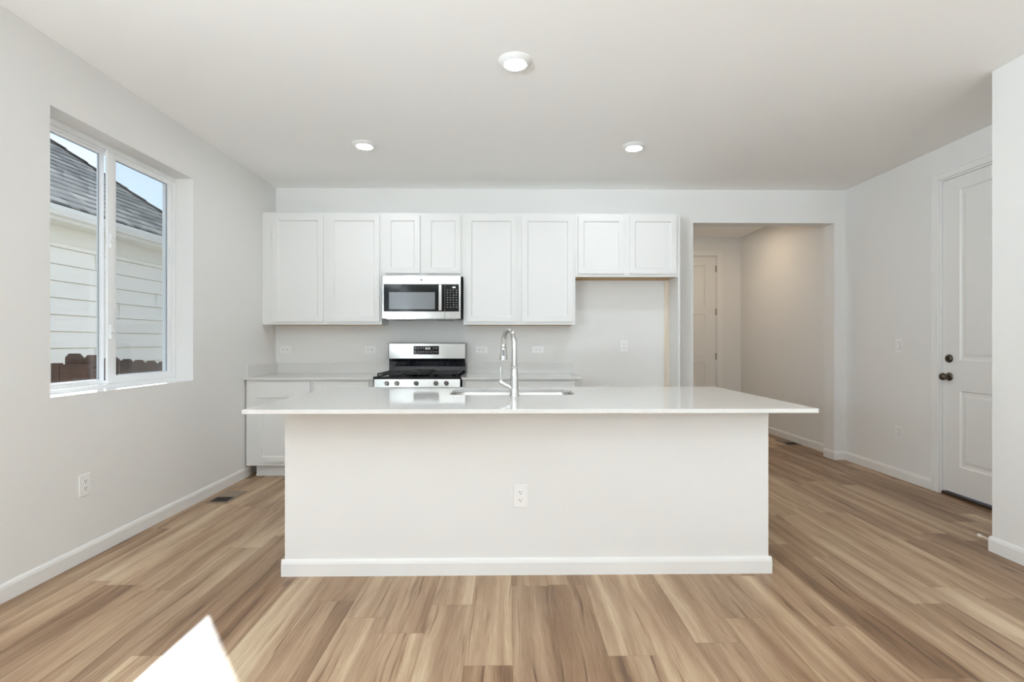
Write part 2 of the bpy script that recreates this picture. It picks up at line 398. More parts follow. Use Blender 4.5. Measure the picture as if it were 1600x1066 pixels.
# baseboards: profile with an eased top
def bb_prof(t=.012, h=.088): return [(0, 0), (t, 0), (t, h-.022), (t*.75, h-.010), (t*.35, h), (0, h)]
def base_x(mb, x, sgn, y0, y1):   # along y, standing on wall at x and facing sgn
    mb.prism([(x+sgn*p, z) for p, z in bb_prof()], 'y', y0, y1)
def base_y(mb, y, x0, x1):        # along x, facing -y
    mb.prism([(y-p, z) for p, z in bb_prof()], 'x', x0, x1)
b = MB(); base_x(b, XL, 1, YN, 4.688); struct('baseboard_left', b, M['trim'])
b = MB(); base_y(b, YB, OX1-.012, XR); base_x(b, OX1, -1, YB, YB+WT); base_y(b, YB, 1.665, OX0); struct('baseboard_back', b, M['trim'])
b = MB(); base_x(b, XR, -1, DY1+.062, YB); base_x(b, XR, -1, PY, DY0-.062); struct('baseboard_right', b, M['trim'])
b = MB(); base_x(b, XR, -1, YB+WT, YH); base_y(b, YH, HDX1+.07, XR); struct('baseboard_hall', b, M['trim'])
b = MB(); base_x(b, PX, -1, YN, PY)
b.prism([(PY+p, z) for p, z in bb_prof()], 'x', PX-.012, XR); struct('baseboard_partition', b, M['trim'])

# ------------------------------------------------------------------ doors and casings
def casing_prof(w=.060, t=.016): return w, t
# right-hand door casing (on wall x = XR, faces -x)
def casing_right():
    b = MB(); w, t = .062, .016
    def leg(y0, y1, z0, z1):
        b.box(XR-t, y0, z0, XR, y1, z1)
    leg(DY1-.004, DY1+w, 0, DZ+w); leg(DY0-w, DY0+.004, 0, DZ+w); leg(DY0+.004, DY1-.004, DZ-.004, DZ+w)
    # raised outer band
    b.box(XR-t-.006, DY1+w-.018, 0, XR-t, DY1+w, DZ+w); b.box(XR-t-.006, DY0-w, 0, XR-t, DY0-w+.018, DZ+w); b.box(XR-t-.006, DY0-w+.018, DZ+w-.018, XR-t, DY1+w-.018, DZ+w)
    # jamb
    b.box(XR, DY1-.016, 0, XR+.13, DY1, DZ); b.box(XR, DY0, 0, XR+.13, DY0+.016, DZ); b.box(XR, DY0+.016, DZ-.016, XR+.13, DY1-.016, DZ)
    return b
struct('trim_1', casing_right(), M['trim'], bevel=.003)
b = MB(); w, t = .070, .016
b.box(HDX1-.004, YH-t, 0, HDX1+w, YH, HDZ+w); b.box(HDX0-w, YH-t, 0, HDX0+.004, YH, HDZ+w); b.box(HDX0+.004, YH-t, HDZ-.004, HDX1-.004, YH, HDZ+w)
b.box(HDX1-.014, YH, 0, HDX1, YH+.13, HDZ); b.box(HDX0, YH, 0, HDX0+.014, YH+.13, HDZ); b.box(HDX0+.014, YH, HDZ-.014, HDX1-.014, YH+.13, HDZ)
struct('trim_2', b, M['trim'], bevel=.003)

# door 1: two moulded panels; built facing -y and turned to face -x
dw, dh = DY1-DY0-.038, DZ-.016-.036
d1 = struct_empty('door_1', (XR+.012, DY1-.019, 0.034))
def local_obj(name, mb, mat, parent, **kw):
    """mesh given in the parent's own local coordinates"""
    org = ORG[parent.name]; ORG[parent.name] = Vector((0, 0, 0)); o = obj(name, mb, mat, parent, **kw); ORG[parent.name] = org; ORG[o.name] = Vector((0, 0, 0)); return o
s_ = MB(); s_.panel_slab(dw, dh, .040, [(.150, .208, dw-.150, .800), (.150, 1.035, dw-.150, 2.360)], [(.010, .009), (.030, .009), (.052, .003)])
slab = local_obj('door_slab', s_, M['door'], d1)
k_ = MB(); k_.lathe([(.0, -.001), (.033, -.001), (.033, -.006), (.028, -.011), (.014, -.013), (.013, -.030), (.020, -.036), (.028, -.046), (.030, -.056), (.026, -.066), (.016, -.072), (.0, -.073)], (.062, 0, .905), 'y', cap0=False, cap1=False)
kn = local_obj('door_knob', k_, M['bronze'], d1, smooth=True)
k_ = MB(); k_.lathe([(.0, -.001), (.032, -.001), (.032, -.008), (.027, -.016), (.020, -.019), (.0, -.019)], (.062, 0, 1.048), 'y', cap0=False, cap1=False)
db = local_obj('deadbolt', k_, M['bronze'], d1, smooth=True)
local_obj('thumb_turn', MB().box(.058, -.034, 1.034, .066, -.0195, 1.062), M['bronze'], db, bevel=.002)
d1.rotation_euler = (0, 0, -PI/2)
struct('trim_3', MB().box(XR-.002, DY0+.016, 0, XR+.12, DY1-.016, .022), M['threshold'], bevel=.003)

# door 2 at the end of the hallway
hw, hh = HDX1-HDX0-.034, HDZ-.014-.010
d2 = struct_empty('door_2', (HDX0+.017, YH+.012, .008))
s_ = MB(); px1 = 2.943-(HDX0+.017)
s_.panel_slab(hw, hh, .044, [(hw-px1, .25, px1, .906), (hw-px1, 1.03, px1, 1.622), (hw-px1, 1.75, px1, 2.345)], [(.006, .010)])
local_obj('door_slab', s_, M['door'], d2)
for z in (2.30, 1.655, .992):
    h_ = MB(); h_.tube([(hw+.004, -.006, z-.05), (hw+.004, -.006, z+.05)], .007, 10); h_.box(hw-.004, -.003, z-.048, hw+.004, .001, z+.048)
    local_obj('hinge', h_, M['bronze'], d2)
k_ = MB(); k_.lathe([(.0, 0), (.033, 0), (.030, -.010), (.013, -.013), (.013, -.030), (.028, -.046), (.026, -.066), (.0, -.073)], (.07, 0, .92), 'y', cap0=False, cap1=False)
local_obj('door_knob', k_, M['bronze'], d2, smooth=True)

# assumed, unseen patio door added behind the camera to let fill light in
d3 = struct_empty('door_3', (.75, YN-.09, 0))
for x0, x1, yy in ((-.85, .78, YN-.13), (.72, 2.35, YN-.07)):
    b = MB(); e = .07
    b.box(x0, yy, .0, x1, yy+.045, e); b.box(x0, yy, 2.45-e, x1, yy+.045, 2.45); b.box(x0, yy, e, x0+e, yy+.045, 2.45-e); b.box(x1-e, yy, e, x1, yy+.045, 2.45-e)
    f = obj('door_frame', b, M['vinyl'], d3)
    obj('pane', MB().box(x0+e, yy+.02, e, x1-e, yy+.024, 2.45-e), M['glass'], f)
# unseen left-wall window behind the camera, added for the side fill light
for n_, (ya, yb) in enumerate(((-2.4, 0),)):
    w2 = struct_empty('window_%d' % (n_+2), (XL-.12, (ya+yb)/2, .9)); ym = (ya+yb)/2
    b = MB(); x0, x1 = XL-.15, XL-.11
    b.box(x0, ya, .9, x1, yb, .95); b.box(x0, ya, 2.38, x1, yb, 2.43); b.box(x0, ya, .95, x1, ya+.05, 2.38); b.box(x0, yb-.05, .95, x1, yb, 2.38); b.box(x0, ym-.03, .95, x1, ym+.03, 2.38)
    f = obj('window_frame', b, M['vinyl'], w2); obj('pane', MB().box(x0+.015, ya+.05, .95, x0+.019, yb-.05, 2.38), M['glass'], f)

# ------------------------------------------------------------------ the visible window
w1 = struct_empty('window_1', (XL-.15, (WY0+WY1)/2, WZ0))
def ring(b, xa, xb, y0, z0, y1, z1, e, eb=None, et=None):
    eb = e if eb is None else eb; et = e if et is None else et
    b.box(xa, y0, z0, xb, y1, z0+eb); b.box(xa, y0, z1-et, xb, y1, z1); b.box(xa, y0, z0+eb, xb, y0+e, z1-et); b.box(xa, y1-e, z0+eb, xb, y1, z1-et)
Xf = XL-.125
b = MB(); ring(b, Xf-.075, Xf, WY0, WZ0, WY1, WZ1, .030); ring(b, Xf-.075, Xf-.022, WY0+.03, WZ0+.03, WY1-.03, WZ1-.03, .014)
wf = obj('window_frame', b, M['vinyl'], w1, bevel=.003)
# left fixed light (further out) and right sliding sash
b = MB(); ring(b, Xf-.062, Xf-.034, WY0+.044, WZ0+.036, 3.222, WZ1-.036, .026, .022, .022); ls = obj('sash', b, M['vinyl'], w1, bevel=.003)
b = MB(); ring(b, Xf-.050, Xf-.046, WY0+.07, WZ0+.058, 3.196, WZ1-.058, .004); obj('gasket', b, M['gasket'], ls)
obj('pane', MB().box(Xf-.052, WY0+.07, WZ0+.058, Xf-.049, 3.196, WZ1-.058), M['glass'], ls)
b = MB(); ring(b, Xf-.032, Xf-.006, 3.236, WZ0+.030, WY1-.034, WZ1-.030, .046, .046, .036); rs = obj('sash', b, M['vinyl'], w1, bevel=.003)
b = MB(); ring(b, Xf-.021, Xf-.015, 3.282, WZ0+.076, WY1-.080, WZ1-.066, .005); obj('gasket', b, M['gasket'], rs)
obj('pane', MB().box(Xf-.020, 3.282, WZ0+.076, Xf-.017, WY1-.080, WZ1-.066), M['glass'], rs)
b = MB(); b.box(Xf-.008, 3.196, WZ0+.034, Xf+.008, 3.246, WZ1-.034); il = obj('meeting_rail', b, M['vinyl'], w1, bevel=.003)
for z in (1.84, 1.275):
    b = MB(); b.box(Xf+.008, 3.205, z-.045, Xf+.020, 3.228, z+.045); b.box(Xf+.020, 3.190, z-.012, Xf+.030, 3.222, z+.012)
    obj('latch', b, M['vinyl'], il, bevel=.003)
b = MB(); b.box(Xf-.004, WY1-.070, 1.80, Xf+.006, WY1-.058, 1.90); obj('finger_pull', b, M['vinyl'], rs, bevel=.003)
b = MB(); v = [b.bm.verts.new(p) for p in ((Xf-.072, 3.25, WZ0+.05), (Xf-.072, WY1-.045, WZ0+.05), (Xf-.072, WY1-.045, WZ1-.05), (Xf-.072, 3.25, WZ1-.05))]; b.bm.faces.new(v)
obj('insect_screen', b, M['screen'], w1, recalc=False)
# painted drywall sill (slightly brighter, smooth board)
struct('trim_4', MB().box(Xf, WY0+.001, WZ0, XL+.001, WY1-.001, WZ0+.004), M['trim'])

# ------------------------------------------------------------------ cabinets
RINGS = [(.004, .003), (.008, .0125)]
def shaker(x0, z0, x1, z1, yf, parent, name='door', st=.050):
    b = MB(); b.panel_slab(x1-x0, z1-z0, .019, [(st, st, x1-x0-st, z1-z0-st)], RINGS, x0, z0, yf)
    return obj(name, b, M['cabinet'], parent, bevel=.0025)
UY = 4.932                                      # front of the face frames of the wall units
UT, UB, UBs = 2.452, 1.379, 1.842
def wall_cab(x0, x1, zb, doors, label):
    c = thing('wall_cabinet', label, 'cabinet', ((x0+x1)/2, YB, zb), 'white wall cabinets over the back counter')
    b = MB(); t = .016
    b.box(x0, UY, zb, x0+t, YB, UT); b.box(x1-t, UY, zb, x1, YB, UT); b.box(x0+t, UY, UT-t, x1-t, YB, UT)
    b.box(x0+t, YB-.008, zb+t, x1-t, YB, UT-t)
    # face frame
    b.box(x0+t, UY, zb, x1-t, UY+.019, zb+.036); b.box(x0+t, UY, UT-.05, x1-t, UY+.019, UT-t)
    xm = (doors[0][1]+doors[1][0])/2
    b.box(xm-.03, UY, zb+.036, xm+.03, UY+.019, UT-.05); b.box(x0+t, UY, zb+.036, doors[0][0]+.02, UY+.019, UT-.05); b.box(doors[1][1]-.02, UY, zb+.036, x1-t, UY+.019, UT-.05)
    obj('body', b, M['cabinet'], c)
    o = obj('underside', MB().box(x0+t, UY+.019, zb+.0005, x1-t, YB-.001, zb+.016), M['maple'], c); o['label'] = 'unpainted wood underside'
    for a0_, a1_ in doors: shaker(a0_, zb+.029, a1_, 2.426, UY-.0195, c)
    return c
wall_cab(XL+.002, -1.212, UB, [(-2.247, -1.766), (-1.715, -1.229)], 'tall white two-door wall cabinet in the left corner beside the window wall')
wall_cab(-1.211, -.431, UBs, [(-1.174, -.845), (-.790, -.456)], 'short white two-door wall cabinet directly above the microwave')
wall_cab(-.430, .649, UB, [(-.403, .083), (.134, .626)], 'tall white two-door wall cabinet just right of the microwave, above the faucet')
wall_cab(.650, 1.644, UBs, [(.675, 1.119), (1.172, 1.625)], 'short white two-door wall cabinet over the empty refrigerator bay')
ep = obj('end_panel', MB().box(1.645, UY-.004, 0, 1.664, YB, UT), M['cabinet'], bevel=.001)
tag(ep, 'tall white end panel from floor to cabinet top closing right side of refrigerator bay', 'cabinet panel')
cl = obj('wood_cleat', MB().box(1.598, YB-.020, 0, 1.6445, YB, UBs+.004), M['pine'], bevel=.001)
tag(cl, 'unpainted pale pine strip standing against wall inside the end panel of the refrigerator bay', 'wood strip')

BY = 4.612
def base_cab(x0, x1, fronts, label):
    c = thing('base_cabinet', label, 'cabinet', ((x0+x1)/2, BY, 0), 'white base cabinets under the back counters')
    b = MB(); b.box(x0, BY, .106, x1, YB-.002, .873); obj('body', b, M['cabinet'], c)
    b = MB(); b.box(x0+.055, BY+.075, 0, x1, YB-.002, .106); b.box(x0+.055, BY+.066, 0, x1, BY+.075, .020); obj('toe_kick', b, M['cabinet'], c)
    for kind, a0_, a1_ in fronts:
        if kind == 'drawer':
            obj('drawer_front', MB().box(a0_, BY-.0195, .714, a1_, BY, .857), M['cabinet'], c, bevel=.003)
        else: shaker(a0_, .141, a1_, .698, BY-.0195, c, st=.045)
    return c
base_cab(XL+.013, -1.208, [('drawer', -2.243, -1.768), ('drawer', -1.735, -1.245), ('door', -2.240, -1.768), ('door', -1.735, -1.245)], 'white base cabinet with drawers over doors in left corner, left of the range')
base_cab(-.412, .630, [('drawer', -.385, .605), ('door', -.385, .095), ('door', .125, .605)], 'white base cabinet between the range and the empty refrigerator bay, behind the sink')

# counters along the wall
CT = .895
c1 = thing('countertop', 'white quartz worktop in the left corner with splash on two walls', 'countertop', (-1.8, 4.9, .874), 'quartz worktops along the back wall')
obj('slab', MB().box(XL+.001, 4.580, .874, -1.203, YB-.001, CT), M['quartz'], c1, bevel=.002)
obj('backsplash', MB().box(XL+.021, YB-.021, CT, -1.203, YB-.001, 1.002), M['quartz'], c1, bevel=.002)
obj('side_splash', MB().box(XL+.001, 4.612, CT, XL+.021, YB-.001, 1.002), M['quartz'], c1, bevel=.002)
c2 = thing('countertop', 'short white quartz worktop to the right of the range with a low splash', 'countertop', (.1, 4.9, .874), 'quartz worktops along the back wall')
obj('slab', MB().box(-.417, 4.580, .874, .663, YB-.001, CT), M['quartz'], c2, bevel=.002)
obj('backsplash', MB().box(-.417, YB-.021, CT, .650, YB-.001, 1.002), M['quartz'], c2, bevel=.002)

# ------------------------------------------------------------------ island
IX0, IX1, IY0, IY1 = -1.157, 1.368, 2.672, 3.520
isl = thing('kitchen_island', 'large white kitchen island with plain front panel and baseboard, centre of room', 'kitchen island', (.1, IY0, 0))
b = MB(); b.box(IX0, IY0, 0, IX1, IY0+.11, .880); obj('front_wall', b, M['wall'], isl)
b = MB()
b.prism([(IY0-p, z) for p, z in bb_prof(.014, .086)], 'x', IX0-.014, IX1+.014)
b.prism([(IX0-p, z) for p, z in bb_prof(.014, .086)], 'y', IY0, IY0+.11); b.prism([(IX1+p, z) for p, z in bb_prof(.014, .086)], 'y', IY0, IY0+.11)
obj('baseboard', b, M['trim'], isl)
obj('corner_strip', MB().prism([(IX1-.012, .800+.02), (IX1, .800+.02), (IX1, .868), (IX1+.012, .878), (IX1+.012, .880), (IX1-.012, .880)], 'y', IY0-.004, IY0+.10), M['trim'], isl)
b = MB(); b.box(IX0, IY0+.11, .106, IX1, IY1, .690); b.box(IX0, IY0+.11, .69, -.40, IY1, .880); b.box(.44, IY0+.11, .69, IX1, IY1, .880)
b.box(-.40, IY0+.11, .69, .44, 2.97, .88); b.box(-.40, IY1-.02, .69, .44, IY1, .88)
obj('cabinet_body', b, M['cabinet'], isl)
obj('toe_kick', MB().box(IX0, IY0+.11, 0, IX1, IY1-.075, .106), M['cabinet'], isl)
n = 4; wdt = (IX1-IX0)/n
for i in range(n):
    a0_, a1_ = IX0+i*wdt+.02, IX0+(i+1)*wdt-.02
    bm_ = MB(); bm_.panel_slab(a1_-a0_, .70, .019, [(.05, .05, a1_-a0_-.05, .65)], RINGS)
    o = obj('door', bm_, M['cabinet'], isl, bevel=.0025); o.data.transform(Matrix.Translation(ORG[isl.name])); o.data.transform(Matrix.Rotation(PI, 4, 'Z'))
    o.data.transform(Matrix.Translation(Vector((a1_, IY1+.019, .142))-ORG[isl.name]))

# island worktop with a rounded cut-out for the sink
TX0, TX1, TY0, TY1, TZ0, TZ = -1.2225, 1.450, 2.366, 3.558, .880, .900
SX0, SX1, SY0, SY1 = -.352, .402, 3.015, 3.395
def rrect(x0, y0, x1, y1, r, n=8):
    out = []
    for cx, cy, a in ((x1-r, y1-r, 0), (x0+r, y1-r, PI/2), (x0+r, y0+r, PI), (x1-r, y0+r, 3*PI/2)):
        for i in range(n+1): t = a+PI/2*i/n; out.append((cx+r*math.cos(t), cy+r*math.sin(t)))
    return out
b = MB(); bm = b.bm; hole = rrect(SX0, SY0, SX1, SY1, .07)
def loop(pts, z):
    vs = [bm.verts.new((p[0], p[1], z)) for p in pts]; es = [bm.edges.new((vs[i], vs[(i+1) % len(vs)])) for i in range(len(vs))]; return vs, es
rect = [(TX0, TY0), (TX1, TY0), (TX1, TY1), (TX0, TY1)]
for z in (TZ, TZ0):
    vo_, eo = loop(rect, z); vi, ei = loop(hole, z); bmesh.ops.triangle_fill(bm, use_beauty=True, use_dissolve=False, edges=eo+ei)
    if z == TZ: top = (vo_, vi)
for A, B in zip(top, (vo_, vi)):
    for i in range(len(A)): bm.faces.new((A[i], A[(i+1) % len(A)], B[(i+1) % len(A)], B[i]))
it = thing('countertop', 'wide white quartz island worktop with a sink cut-out, overhanging the front panel', 'countertop', (.1, 2.96, TZ0))
obj('slab', b, M['quartz'], it, bevel=.002)

# sink bowl hung under the worktop
sk = thing('kitchen_sink', 'stainless steel undermount sink let into the white island worktop', 'sink', (.025, 3.2, .66))
b = MB(); bm = b.bm; prev = None
for off, z, r in ((.018, .8795, .08), (0, .8795, .07), (-.002, .875, .07), (-.012, .70, .06), (-.03, .672, .05), (-.05, .664, .04)):
    vs = [bm.verts.new((p[0], p[1], z)) for p in rrect(SX0-off, SY0-off, SX1+off, SY1+off, r)]
    if prev:
        for i in range(len(vs)): bm.faces.new((prev[i], prev[(i+1) % len(vs)], vs[(i+1) % len(vs)], vs[i]))
    prev = vs
bm.faces.new(prev)
o = obj('basin', b, M['sink'], sk, smooth=True, recalc=False); sm = o.modifiers.new('solid', 'SOLIDIFY'); sm.thickness = .002; sm.offset = -1
obj('drain', MB().lathe([(.0, .002), (.035, .002), (.045, .006), (.052, .003), (.055, .0)], (.025, 3.22, .6645), 'z', cap0=False, cap1=False), M['chrome'], sk, smooth=True)

# faucet
fx, fy = .036, 2.955
fc = thing('kitchen_faucet', 'tall chrome gooseneck faucet standing on the island worktop in front of the sink', 'faucet', (fx, fy, TZ))
b = MB(); b.lathe([(.0, 0), (.030, 0), (.030, .006), (.025, .012), (.0245, .05), (.0225, .10), (.0195, .150), (.0180, .165), (.0190, .167), (.0190, .176), (.0165, .178), (.0, .178)], (fx, fy, TZ), 'z', cap0=False, cap1=False)
obj('faucet_body', b, M['chrome'], fc, smooth=True)
dx, dy = Vector((-.066, .170)).normalized(); R = .088; zc_ = 1.293-R-.011
pts = [(fx, fy, 1.070), (fx, fy, zc_)]
for i in range(1, 13):
    a = PI*i/13; pts.append((fx+dx*R*(1-math.cos(a)), fy+dy*R*(1-math.cos(a)), zc_+R*math.sin(a)))
pts.append((fx+dx*2*R, fy+dy*2*R, zc_-.002))
b = MB(); b.tube(pts, .0155, 20); obj('gooseneck', b, M['chrome'], fc, smooth=True)
ex, ey = fx+dx*2*R, fy+dy*2*R
b = MB(); b.lathe([(.0, .004), (.0160, .004), (.0172, 0), (.0172, -.016), (.0162, -.018), (.019, -.030), (.0235, -.075), (.0245, -.090), (.020, -.092), (.0, -.092)], (ex, ey, zc_), 'z', cap0=False, cap1=False)
sh = obj('spray_head', b, M['chrome'], fc, smooth=True)
obj('spray_button', MB().box(ex-.007, ey-.0265, zc_-.066, ex+.007, ey-.0160, zc_-.030), M['steel_dark'], sh, bevel=.002)
b = MB(); b.tube([(fx-.012, fy+.0, TZ+.045), (fx-.048, fy+.012, TZ+.064), (fx-.084, fy+.022, TZ+.080)], [.0165, .0150, .0125], 16)
hd = obj('handle_hub', b, M['chrome'], fc, smooth=True)
b = MB(); b.tube([(fx-.072, fy+.02, TZ+.080), (fx-.078, fy+.021, TZ+.100), (fx-.079, fy+.021, TZ+.145), (fx-.077, fy+.02, TZ+.168)], [.0065, .0050, .0042, .0040], 12)
obj('lever', b, M['chrome'], hd, smooth=True)

# ------------------------------------------------------------------ microwave
mw = thing('microwave', 'stainless steel over-the-range microwave with black glass door under the short cabinet', 'microwave', (-.815, YB, 1.43))
MX0, MX1, MZ0, MZ1, MF = -1.186, -.447, 1.434, 1.838, 4.838
b = MB(); b.box(MX0+.004, MF+.036, MZ0+.006, MX1-.004, YB-.002, MZ1); obj('casing', b, M['steel_dark'], mw, bevel=.003)
# underside with vents and lamp cover
b = MB(); b.box(MX0+.03, MF+.04, MZ0-.006, MX1-.03, YB-.02, MZ0+.006); u_ = obj('underside', b, M['steel'], mw, bevel=.002)
for a0_, a1_ in ((-1.10, -.94), (-.70, -.54)):
    b = MB(); b.box(a0_, MF+.13, MZ0-.009, a1_, MF+.30, MZ0-.006); obj('grease_filter', b, M['steel_dark'], u_, bevel=.001)
b = MB(); b.box(-.92, MF+.05, MZ0-.009, -.72, MF+.10, MZ0-.006); obj('cooktop_lamp', b, M['black_glass'], u_, bevel=.001)
def frame_mesh(x0, x1, z0, z1, hx0, hx1, hz0, hz1, y0, y1):
    b = MB(); b.box(x0, y0, z0, x1, y1, hz0); b.box(x0, y0, hz1, x1, y1, z1); b.box(x0, y0, hz0, hx0, y1, hz1); b.box(hx1, y0, hz0, x1, y1, hz1); return b
SE = -.597
door = obj('door', frame_mesh(MX0, SE-.001, MZ0, MZ1, MX0+.016, SE-.001-.002, 1.500, 1.757, MF, MF+.035), M['steel'], mw, bevel=.004)
g = obj('door_glass', MB().box(MX0+.016, MF+.003, 1.500, SE-.003, MF+.030, 1.757), M['black_glass'], door)
obj('viewing_window', MB().box(-1.122, MF+.0015, 1.522, -.690, MF+.004, 1.682), M['mw_mesh'], door)
b = MB(); b.box(-.652, MF-.032, 1.506, -.622, MF-.020, 1.752); b.box(-.647, MF-.022, 1.512, -.627, MF+.004, 1.530); b.box(-.647, MF-.022, 1.728, -.627, MF+.004, 1.746)
obj('handle', b, M['steel'], door, bevel=.004)
cp = obj('control_panel', frame_mesh(SE+.001, MX1, MZ0, MZ1, SE+.003, MX1-.018, 1.500, 1.757, MF, MF+.035), M['steel'], mw, bevel=.004)
obj('touch_panel', MB().box(SE+.003, MF+.003, 1.500, MX1-.018, MF+.030, 1.757), M['black_glass'], cp)
b = MB(); rnd = random.Random(3)
for r in range(8):
    z = 1.700-r*.023
    for q in range(4):
        x = -.578+q*.028; w_ = rnd.uniform(.006, .014); b = MB(); b.box(x, MF+.0015, z, x+w_, MF+.0028, z+.004)
        obj('key_legend', b, M['marks'], cp)
b = MB(); b.box(-.525, MF+.0015, 1.722, -.497, MF+.0028, 1.736); obj('clock_display', b, M['digits'], cp)
b = MB(); b.lathe([(.0, -.0015), (.011, -.0015), (.011, .001)], (-.816, MF, 1.798), 'y', cap0=False, cap1=False); bd = obj('round_badge', b, M['grey_badge'], door)
# monogram on the badge: two small curved strokes and a ring
b = MB()
for s1 in (-1, 1):
    pts = [(-.816+s1*.0025+s1*.0025*math.cos(t), MF-.0022, 1.798+.004*math.sin(t)) for t in [i*PI/4 for i in range(7)]]; b.tube(pts, .0005, 6)
b.tube([(-.816+.0088*math.cos(i*PI/12), MF-.0020, 1.798+.0088*math.sin(i*PI/12)) for i in range(25)], .0005, 6)
obj('monogram', b, M['plate'], bd)

# ------------------------------------------------------------------ gas range
gr = thing('gas_range', 'stainless steel gas range with black cooktop below the microwave', 'stove', (-.81, 4.9, 0))
RX0, RX1 = -1.192, -.426
b = MB(); b.box(RX0+.006, 4.595, .02, RX1-.004, 5.205, .885); obj('body', b, M['black'], gr, bevel=.003)
b = MB(); b.prism([(4.560, .800), (4.600, .800), (4.600, .884), (4.572, .884)], 'x', RX0, RX1); cpn = obj('control_panel', b, M['steel'], gr, bevel=.003)
for i, x in enumerate((-1.078, -.989, -.817, -.642, -.549)):
    b = MB(); b.lathe([(.0, .002), (.0215, .002), (.0210, -.004), (.0185, -.006), (.0170, -.024), (.0150, -.027), (.0, -.027)], (x, 4.561, .846), 'y', cap0=False, cap1=False)
    kk = obj('knob', b, M['steel'], cpn, smooth=True)
    obj('pointer', MB().box(x-.0025, 4.531, .832, x+.0025, 4.5345, .861), M['steel_dark'], kk)
obj('oven_door', MB().box(RX0+.002, 4.565, .20, RX1-.002, 4.595, .792), M['steel'], gr, bevel=.004)
b = MB(); b.tube([(RX0+.05, 4.520, .755), (RX1-.05, 4.520, .755)], .011, 14); b.tube([(RX0+.08, 4.520, .755), (RX0+.08, 4.568, .755)], .008, 10); b.tube([(RX1-.08, 4.520, .755), (RX1-.08, 4.568, .755)], .008, 10)
obj('oven_handle', b, M['steel'], gr, smooth=True)
obj('storage_drawer', MB().box(RX0+.002, 4.568, .045, RX1-.002, 4.595, .192), M['steel'], gr, bevel=.004)
# cooktop pan with raised rim
b = MB(); b.box(RX0-.006, 4.562, .885, RX1+.004, 5.140, .897); b.box(RX0-.006, 4.562, .897, RX1+.004, 4.580, .905); b.box(RX0-.006, 4.580, .897, RX0+.016, 5.14, .905); b.box(RX1-.018, 4.580, .897, RX1+.004, 5.14, .905)
ck = obj('cooktop', b, M['black'], gr, bevel=.004)
for x, y, r in ((-1.035, 4.72, .045), (-1.035, 4.98, .036), (-.810, 4.85, .030), (-.585, 4.72, .050), (-.585, 4.98, .036)):
    b = MB(); b.lathe([(.0, 0), (r*1.25, 0), (r*1.2, .008), (r, .010), (r, .016), (r*.9, .020), (.0, .021)], (x, y, .897), 'z', 24, cap0=False, cap1=False)
    obj('burner', b, M['iron'], ck, smooth=True)
def bar(b, x0, y0, x1, y1, z0, z1, w_=.012):
    if x0 == x1: b.box(x0-w_/2, y0, z0, x0+w_/2, y1, z1)
    else: b.box(x0, y0-w_/2, z0, x1, y0+w_/2, z1)
for gx0, gx1 in ((-1.170, -.932), (-.928, -.690), (-.686, -.448)):
    b = MB(); z0, z1 = .921, .934
    bar(b, gx0+.006, 4.595, gx0+.006, 5.085, z0, z1); bar(b, gx1-.006, 4.595, gx1-.006, 5.085, z0, z1)
    bar(b, gx0, 4.601, gx1, 4.601, z0, z1); bar(b, gx0, 5.079, gx1, 5.079, z0, z1); bar(b, gx0, 4.84, gx1, 4.84, z0, z1)
    xm = (gx0+gx1)/2; bar(b, xm, 4.60, xm, 5.08, z0, z1); bar(b, gx0, 4.72, gx1, 4.72, z0, z1); bar(b, gx0, 4.97, gx1, 4.97, z0, z1)
    for x in (gx0+.007, gx1-.007):
        for y in (4.602, 5.078): b.box(x-.007, y-.007, .897, x+.007, y+.007, z0)
    obj('grate', b, M['iron'], ck, bevel=.002)
obj('griddle', MB().box(-.905, 4.64, .934, -.713, 5.04, .944), M['iron'], ck, bevel=.004)
# rear guard: curved black riser and steel console
b = MB(); b.prism([(5.205, .885), (5.120, .885), (5.118, .93), (5.128, .97), (5.122, 1.02), (5.110, 1.046), (5.205, 1.046)], 'x', RX0+.006, RX1-.002); obj('rear_riser', b, M['black'], gr, bevel=.003)
b = MB(); b.prism([(5.205, 1.046), (5.104, 1.046), (5.110, 1.198), (5.122, 1.204), (5.205, 1.204)], 'x', RX0+.008, RX1+.0); bgd = obj('backguard', b, M['steel'], gr, bevel=.003)
obj('console_side', MB().prism([(5.205, 1.046), (5.106, 1.046), (5.112, 1.203), (5.205, 1.203)], 'x', RX1+.0005, RX1+.006), M['steel_dark'], gr)
obj('console_side', MB().prism([(5.205, 1.046), (5.106, 1.046), (5.112, 1.203), (5.205, 1.203)], 'x', RX0+.001, RX0+.0075), M['steel_dark'], gr)
obj('display', MB().prism([(5.112, 1.088), (5.103, 1.088), (5.1065, 1.173), (5.115, 1.173)], 'x', -.941, -.688), M['black_glass'], bgd, bevel=.001)
b = MB(); rnd = random.Random(5)
for r, z in enumerate((1.150, 1.112)):
    for q in range(9):
        if r == 0 and 3 < q < 7: continue
        x = -.925+q*.026; w_ = rnd.uniform(.007, .013); b = MB(); b.box(x, 5.1025, z, x+w_, 5.106, z+.005)
        obj('key_legend', b, M['marks'], bgd)
for x in (-.823, -.811, -.796, -.784):
    b = MB(); b.box(x, 5.101, 1.138, x+.0075, 5.105, 1.1405); b.box(x, 5.101, 1.1475, x+.0075, 5.105, 1.150); b.box(x, 5.101, 1.1570, x+.0075, 5.105, 1.1595); b.box(x+.0055, 5.101, 1.138, x+.0075, 5.105, 1.1595)
    obj('clock_digit', b, M['digits'], bgd)

